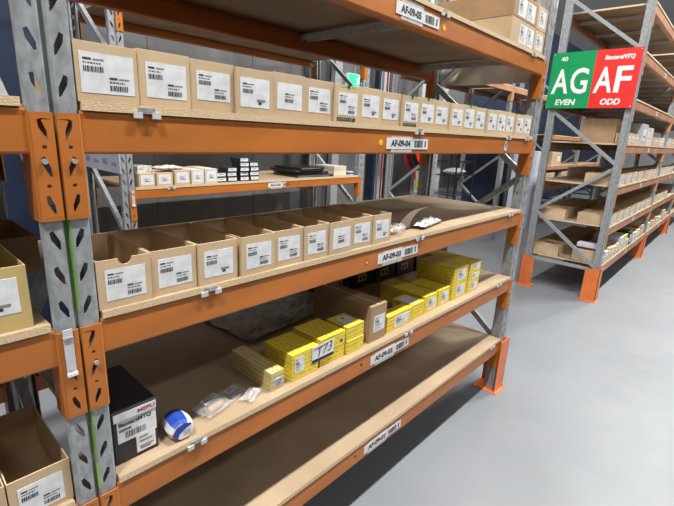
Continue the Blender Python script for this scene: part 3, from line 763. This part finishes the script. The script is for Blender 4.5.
# third shelf: dark blue and mixed upright packs at back
for k, (x, w, h, m) in enumerate(((1.66, .10, .20, 'blue'), (1.8, .10, .16, 'carton_pale'))): pass

# sign
r = thing('aisle_sign', (X2 - .012, .425, 2.268))
SY0, SY1 = -.440, .472   # local y range: front edge (right in view) to rear edge
sg = MB(); sg.box(-.004, 0, .005, SY1, 0, .622, M['green']); obj('green_panel', sg, r, label='green half with white AG and EVEN')
sg = MB(); sg.box(-.004, 0, SY0, .005, 0, .622, M['red']); obj('red_panel', sg, r, label='red half with white AF and ODD')
R_ = (0, -1, 0); U_ = (0, 0, 1)
tx = MB()
def st(t, y, z, h, w, b=.02, sh=0): tx.text(t, (-.0052, y, z), R_, U_, h, M['white'], b, width=w, shear=sh)
st('A', .435, .165, .275, .185, .018); st('G', .235, .160, .285, .185, .018)
st('A', -.020, .165, .275, .185, .018); st('F', -.225, .165, .275, .155, .018)
st('EVEN', .37, .035, .068, .225, .04, .15); st('ODD', -.115, .035, .068, .20, .04, .15)
st('BaxtersMTQ', -.085, .505, .055, .29, .045, .2); st('40', .375, .525, .05, .075, .03)
obj('lettering', tx, r)
zt = MB()
for y in (SY0 + .02, SY1 - .02):
    for z in (.02, .602): zt.box(-.006, .0, y - .006, y + .006, z - .003, z + .003, M['white'])
obj('cable_tie', zt, r); tag(r, 'green and red aisle sign hung on the end frame across the gap', 'sign')

r = thing('aisle_sign', (L1 + W + .004, .435, 2.235))
obj('back_panel', MB().box(0, .004, -.39, .39, 0, .60, M['carton_pale']), r, label='plain pale grey back of the sign')
obj('front_panel', MB().box(.0045, .006, -.39, .0, 0, .60, M['green']).box(.0045, .006, .0, .39, 0, .60, M['red']), r)
tag(r, 'sign on the far end of the nearest rack, showing only its pale grey back', 'sign')

# ------------------------------------------------------------------ row behind (across the AG aisle)
YB = 2.23; TB = 1.395; XB = 1.047; LB = 2.585
bk = thing('pallet_rack', (XB, YB, 0)); tag(bk, 'pallet rack seen behind the nearest one, with small boxes on its shelf', 'rack', 'racking')
BMB = beam_mesh(LB, M['orange'], h=.072)
for x in (-W, LB): frame(bk, x, 0, D, start=1)
for x in (0,):
    for T in (.45, TB if x == 0 else TB + .06, 2.70):
        b = beam(bk, x, LB, 0, T, bme=BMB, hh=.072, clip=0 if T == TB else None); beam(bk, x, LB, D, T, rear=True, bme=BMB, hh=.072)
        if T == TB:
            s = beam_label('AG-10-03', w=.25, h=.04, tape=True); o = obj('location_label', s, b); o.location = (1.25, 0, .022); o.scale = (.9, 1, 1)
BX0 = XB; nm = ['lower', 'middle', 'upper']
for j, x in enumerate((XB,)):
    for i, T in enumerate((.45, TB if j == 0 else TB + .06, 2.70)):
        board(x + .006, x + LB - .006, YB + .0015, YB + D - .002, T, f'{nm[i]} shelf board of the rack behind', 'shelf boards of the rack behind', clips=(x + .28,) if (i == 1 and j == 0) else ())
pos = [(1.085, .125), (1.222, .130), (1.368, .135), (1.515, .115), (1.640, .118)]
for k, (x, w) in enumerate(pos):
    r = thing('carton', (x, YB + .012, TB)); h = [.10, .10, .115, .115, .12][k]
    obj('box_body', MB().box(0, w, 0, .3, 0, h, M['carton' if k < 3 else 'carton_pale']), r, bevel=.001)
    obj('stock_label', stock_label(w * .12, w * .9, h * .15, h * .88, -.0006, 110 + k, 1), r)
    tag(r, f'small labelled carton on the shelf of the rack behind, {num(k)} from the slotted post', 'box', 'small cartons on the rack behind')
r = thing('carton', (1.10, YB + .06, TB + .1005), .25); obj('box_body', MB().box(0, .13, 0, .12, 0, .05, M['bagwhite']), r, bevel=.002); tag(r, 'white packet lying on the first small carton of the rack behind', 'packet')
r = bag('plastic_bag', (1.36, YB + .10, TB + .1155), .1, .22, .12, .035, 'bagwhite', 22); tag(r, 'crumpled plastic bag on top of the small cartons behind', 'plastic bag')
# small black and white boxes stacked
cols = [(1.79, 2, .045), (1.90, 3, .042), (2.00, 2, .04), (2.09, 5, .044), (2.19, 5, .044), (2.29, 4, .044)]
cols = [(1.765, 2), (1.872, 3), (2.005, 5), (2.115, 4)]
pb = thing('packet_box', (0, 0, 0)); obj('box_body', MB().box(0, .094, 0, .14, 0, .0405, M['black']), pb, bevel=.001)
obj('stock_label', MB().box(.004, .090, -.001, 0, .010, .036, M['paper']).box(.02, .07, -.0015, -.001, .022, .027, M['greyink']), pb)
first = True; wv = ['bottom', 'second', 'third', 'fourth', 'fifth']
for c, (x, n) in enumerate(cols):
    for q in range(n):
        loc = (x + .004 * ((c + q) % 2), YB + .03 + .006 * (q % 2), TB + .0415 * q + (.0005))
        r = pb if first else dup(pb, loc)
        r.location = loc; first = False; r.rotation_euler[2] = .07 * math.sin(c * 3.1 + q * 1.9)
        tag(r, f'small black box with white label, {wv[q]} of the {num(c)} pile, rack behind', 'box', 'small black boxes on the rack behind')
for k in range(4):
    r = thing('flat_black_case', (2.72 + .05 * (k % 2), YB + .06 + .03 * ((k * 2) % 3), TB + .0255 * k), .03 * (k - 1.5))
    obj('case_body', MB().box(0, .52 - .05 * k, 0, .4, 0, .024, M['blackplastic']), r, bevel=.004); obj('trim_strip', MB().box(.02, .46 - .05 * k, -.001, .001, .010, .014, M['galv']), r)
    tag(r, f'flat black case in the pile on the rack behind, {wv[k]} of four', 'case', 'flat black cases on the rack behind')
for k in range(2):
    r = thing('carton', (3.30, YB + .08, TB + .052 * k)); obj('box_body', MB().box(0, .20, 0, .3, 0, .05, M['carton_pale']), r, bevel=.001); tag(r, ('lower' if k == 0 else 'upper') + ' flat pale carton beside the black cases on the rack behind', 'box')
r = thing('blue_packet', (3.53, YB + .05, TB)); obj('box_body', MB().box(0, .07, 0, .1, 0, .04, M['tub']), r, bevel=.001); obj('blue_band', MB().box(-.001, .071, -.001, .06, .012, .028, M['blue']), r); tag(r, 'tiny blue and white packet at the right end of the shelf behind', 'packet')
# white sign on the end frame of that rack
r = thing('aisle_sign', (XB - W - .006, YB + .42, TB + .105)); obj('sign_panel', MB().box(-.004, 0, -.45, .45, 0, .60, M['tub']), r)
sg = MB()
for k in range(5): sg.box(-.0048, -.004, -.40 + .17 * k, -.30 + .17 * k, .05, .075 + .02 * (k % 2), M['tub_print'])
obj('faint_print', sg, r, label='row of faint printing along the lower edge'); tag(r, 'pale aisle sign on the end frame of the rack behind, right of the near upright', 'sign')

# second rack in that row
XC = 5.40; LC = 2.32
bk2 = thing('pallet_rack', (XC, YB, 0)); tag(bk2, 'distant pallet rack in the row behind, seen past the far upright of the nearest rack', 'rack', 'racking')
BMC = beam_mesh(LC, M['orange_old'], h=.08)
for k in range(5): frame(bk2, k * (LC + W) - W, 0, D)
for k in range(4):
    for i, T in enumerate((.9, 1.37, 2.05, 2.80) if k > 1 else (2.80,)):
        beam(bk2, k * (LC + W), LC, 0, T, bme=BMC, hh=.08, old=True); beam(bk2, k * (LC + W), LC, D, T, rear=True, bme=BMC, hh=.08, old=True)
        x0 = XC + k * (LC + W); board(x0 + .006, x0 + LC - .006, YB + .0015, YB + D - .002, T, f'shelf board of the distant rack in the row behind, {bay[k] if k < 3 else "fourth"} bay, {lv[i]} level there', 'shelf boards of the distant rack')
# white cartons there
for k, (x, z, w, h) in enumerate(((9.58, 0, .5, .46), (9.58, .461, .5, .46), (9.60, .922, .46, .42), (9.61, 1.50 - .157, .45, .34), (10.6, 1.3705, .7, .3), (10.4, .9005, .6, .3), (11.5, .9005, .5, .3))):
    r = thing('carton', (x, YB + .03, z)); obj('box_body', MB().box(0, w, 0, .5, 0, h, M['tub' if k < 4 else 'carton']), r, bevel=.004)
    obj('stock_label', MB().box(w * .6, w * .85, -.001, 0, h * .3, h * .7, M['paper']), r)
    tag(r, ['bottom carton of the pale stack seen left of the sign posts', 'second carton up in the pale stack left of the sign posts', 'third carton up in the pale stack left of the sign posts', 'top carton of the pale stack left of the sign posts', 'large tan carton on the upper shelf of the distant rack', 'tan carton on the lower shelf of the distant rack', 'tan carton furthest along the lower shelf of the distant rack'][k], 'box')

# ------------------------------------------------------------------ building shell and far wall
def struct(name, mb, **k):
    o = obj(name, mb, **k); o['kind'] = 'structure'; return o
struct('floor', MB().box(-6, 26, -4.5, 9, -.05, 0, M['floor']))
YW = 3.32
wl = MB(); wl.box(-6, 1.0, YW, YW + .08, 0, 5, M['navy']); struct('wall_left', wl)
wl = MB(); wl.box(1.0, 5.1, YW, YW + .08, 0, 5, M['wallgrey'])
for k in range(4):
    x = 1.72 + 1.22 * k; wl.box(x, x + .05, YW - .006, YW, 0, 5, M['wallgrey'])
struct('wall_back', wl)
wl = MB(); wl.box(5.1, 9.2, 3.9, 3.98, 0, 5, M['wallgrey'])
wl.box(9.2, 26, 3.9, 3.98, 0, 5, M['navy']); struct('wall_far', wl)
wl = MB(); wl.box(26, 26.1, -4.5, 9, 0, 5, M['wallpale']); struct('wall_right', wl)
# posts and pipes at the wall
def post(name, x, y, w, d, h, mat, label, cat='post'):
    o = thing(name, (x, y, 0)); obj('post_body', MB().box(0, w, 0, d, 0, h, M[mat]), o, bevel=.004)
    obj('post_foot', MB().box(-.03, w + .03, -.03, d + .03, 0, .008, M['galv']), o); tag(o, label, cat)
post('steel_post', 3.80, 3.20, .09, .08, 4.5, 'galv', 'galvanised wall post behind the flat black cases, left one of two')
post('steel_post', 4.20, 3.20, .14, .08, 4.5, 'galv', 'wider galvanised wall post behind the flat black cases, right one of two')
post('steel_post', 5.15, 3.20, .06, .08, 4.5, 'navy', 'dark blue post just right of the rack end behind')
post('steel_post', 5.62, 3.55, .26, .06, 4.5, 'wallpale', 'pale flat panel post left of the red pipe')
post('steel_post', 6.05, 3.55, .12, .08, 4.5, 'galv', 'galvanised post beside the red pipe')
r = thing('red_pipe', (5.50, 3.30, 0)); obj('pipe_run', MB().cyl((0, 0, 0), (0, 0, 3.2), .014, M['redink'], 12), r); tag(r, 'vertical red pipe left of the hose reel', 'pipe')
# hose reel
r = thing('hose_reel', (6.30, 3.15, 1.62)); n = 24
mb = MB()
for k in range(3):
    rr = .30 - .05 * k; pts = [(rr * math.cos(2 * PI * a / n), .02 * (k % 2) - .05, rr * math.sin(2 * PI * a / n)) for a in range(n + 1)]; mb.tube(pts, .026, M['blackplastic'], 8)
obj('hose', mb, r); mb = MB().cyl((0, -.10, 0), (0, -.085, 0), .19, M['red'], 24).cyl((0, .03, 0), (0, .045, 0), .33, M['red'], 24).cyl((0, -.10, 0), (0, .70, 0), .03, M['red'], 12)
obj('reel_drum', mb, r); obj('nozzle', MB().cyl((-.2, -.09, -.28), (-.12, -.09, -.48), .018, M['red'], 10), r); tag(r, 'red fire hose reel with black hose, seen past the AF-09-04 label', 'hose reel')
r = thing('yellow_bottle', (6.02, 2.90, .7205)); obj('bottle_body', MB().cyl((0, 0, 0), (0, 0, .26), .07, M['bagwhite'], 14).cyl((0, 0, .26), (0, 0, .32), .07, M['bagwhite'], 14, .03), r); obj('bottle_cap', MB().cyl((0, 0, .32), (0, 0, .47), .06, M['hivis'], 14), r); tag(r, 'bottle with a bright yellow cap below the hose reel', 'bottle')
r = thing('side_table', (5.95, 2.85, 0)); obj('table_top', MB().box(-.2, .35, -.15, .2, .70, .72, M['blackplastic']), r)
for a in (-.18, .31):
    for b in (-.13, .16): obj('leg', MB().box(a, a + .03, b, b + .03, 0, .70, M['blackplastic']), r)
tag(r, 'small black stand holding the yellow capped bottle', 'table')
# black wire trolley
r = thing('wire_trolley', (7.0, 2.75, 0)); mb = MB()
for (a, b) in ((0, 0), (.7, 0), (0, .5), (.7, .5)): obj('trolley_post', MB().cyl((a, b, .05), (a, b, 2.0), .014, M['blackplastic'], 8), r); obj('castor', MB().cyl((a - .012, b, .035), (a + .012, b, .035), .035, M['blackplastic'], 12), r)
for k, z in enumerate((.3, .85, 1.2, 1.45, 1.75)):
    mb = MB()
    for b in [0.5 * q / 6 for q in range(7)]: mb.cyl((0, b, z), (.7, b, z), .006, M['blackplastic'], 6)
    for a in (0, .35, .7): mb.cyl((a, 0, z), (a, .5, z), .007, M['blackplastic'], 6)
    obj('wire_shelf', mb, r)
mb = MB(); mb.tube([(.1 + .12 * math.sin(t * .5), -.04, 1.9 - .1 * t) for t in range(10)], .012, M['blackplastic'], 6); obj('cable', mb, r)
tag(r, 'black wire trolley standing behind the far end of the AF-09-03 shelf', 'trolley')
r = bag('plastic_bag', (7.38, 2.98, 1.2075), .1, .5, .3, .12, 'bagwhite', 31); tag(r, 'white bundle lying on the black wire trolley', 'plastic bag')
post('steel_post', 7.50, 3.45, .17, .08, 4.5, 'wallpale', 'pale post behind the black wire trolley')
post('steel_post', 6.75, 3.45, .14, .08, 4.5, 'wallpale', 'pale post left behind the black wire trolley')
# exit sign
r = thing('exit_sign', (4.37, 3.12, 2.48)); obj('sign_box', MB().box(0, .32, 0, .05, 0, .17, M['white']), r, bevel=.004)
g, nt, bb = newmat('lit_green'); bb.inputs['Base Color'].default_value = (.01, .5, .2, 1); bb.inputs['Emission Color'].default_value = (.02, .65, .28, 1); bb.inputs['Emission Strength'].default_value = .9
s = MB(); s.box(.005, .315, -.002, 0, .005, .165, g); obj('lit_face', s, r)
s = MB(); s.poly([(.17, -.003, .03), (.19, -.003, .03), (.215, -.003, .08), (.235, -.003, .03), (.255, -.003, .03), (.235, -.003, .10), (.25, -.003, .13), (.20, -.003, .13), (.16, -.003, .10), (.165, -.003, .095), (.195, -.003, .11)], M['white']); s.cyl((.235, -.0035, .145), (.235, -.0025, .145), .012, M['white'], 12)
s.box(.27, .30, -.003, -.002, .02, .15, M['white']); obj('running_figure', s, r)
obj('hanging_rod', MB().cyl((.16, .025, .17), (.16, .025, 1.2), .008, M['galv'], 8), r); tag(r, 'green illuminated exit sign seen above the tan bins', 'sign')

# ------------------------------------------------------------------ light
def area(name, loc, sx, sy, power, col=(1, .98, .95), rot=(0, 0, 0)):
    l = bpy.data.lights.new(name, 'AREA'); l.shape = 'RECTANGLE'; l.size = sx; l.size_y = sy; l.energy = power; l.color = col
    o = bpy.data.objects.new(name, l); C.objects.link(o); o.location = loc; o.rotation_euler = rot; return o
for k, x in enumerate((-2.0, 2.5, 7.0, 11.5, 16)):
    area('aisle_lamp', (x, -1.25, 6.8), 1.3, .22, 400)
for k, x in enumerate((-3, 3, 9, 15)):
    area('front_fill_light', (x, -5.5, 7.0), 2.0, .6, 65)  # unseen fill row, added to lift the vertical fronts of boxes and beams
for k, x in enumerate((.5, 4.5, 8.5, 12.5)):
    area('aisle_lamp', (x, 1.55, 7.5), 1.3, .35, 90)
w = bpy.data.worlds.new('World'); bpy.context.scene.world = w; w.use_nodes = True
wn = w.node_tree.nodes; wl_ = w.node_tree.links; bg = wn['Background']; bg.inputs[1].default_value = 1
wtc = wn.new('ShaderNodeTexCoord'); wsp = wn.new('ShaderNodeSeparateXYZ'); wl_.new(wtc.outputs['Generated'], wsp.inputs[0])
wr = wn.new('ShaderNodeValToRGB'); wr.color_ramp.elements[0].position = 0; wr.color_ramp.elements[0].color = (.055, .055, .057, 1)
wr.color_ramp.elements[1].position = .8; wr.color_ramp.elements[1].color = (.20, .205, .21, 1)
wl_.new(wsp.outputs[2], wr.inputs['Fac']); wl_.new(wr.outputs[0], bg.inputs[0])

# ------------------------------------------------------------------ camera
f = 437.43; yaw = .8378; pit = -.2653; rol = .0472
F = Vector((math.sin(yaw) * math.cos(pit), math.cos(yaw) * math.cos(pit), math.sin(pit)))
R = F.cross(Vector((0, 0, 1))).normalized(); U = R.cross(F)
R2 = math.cos(rol) * R + math.sin(rol) * U; U2 = -math.sin(rol) * R + math.cos(rol) * U
cam = bpy.data.cameras.new('camera'); co = bpy.data.objects.new('camera', cam); C.objects.link(co)
cam.sensor_width = 36; cam.lens = f * 36 / 674; cam.clip_start = .02; cam.clip_end = 100
co.matrix_world = Matrix(((R2.x, U2.x, -F.x, -.3455), (R2.y, U2.y, -F.y, -1.0712), (R2.z, U2.z, -F.z, 1.8474), (0, 0, 0, 1)))
s = bpy.context.scene; s.camera = co
s.view_settings.view_transform = 'Standard'; s.view_settings.look = 'None'; s.view_settings.exposure = 0.12; s.view_settings.gamma = 1; s.view_settings.use_curve_mapping = False
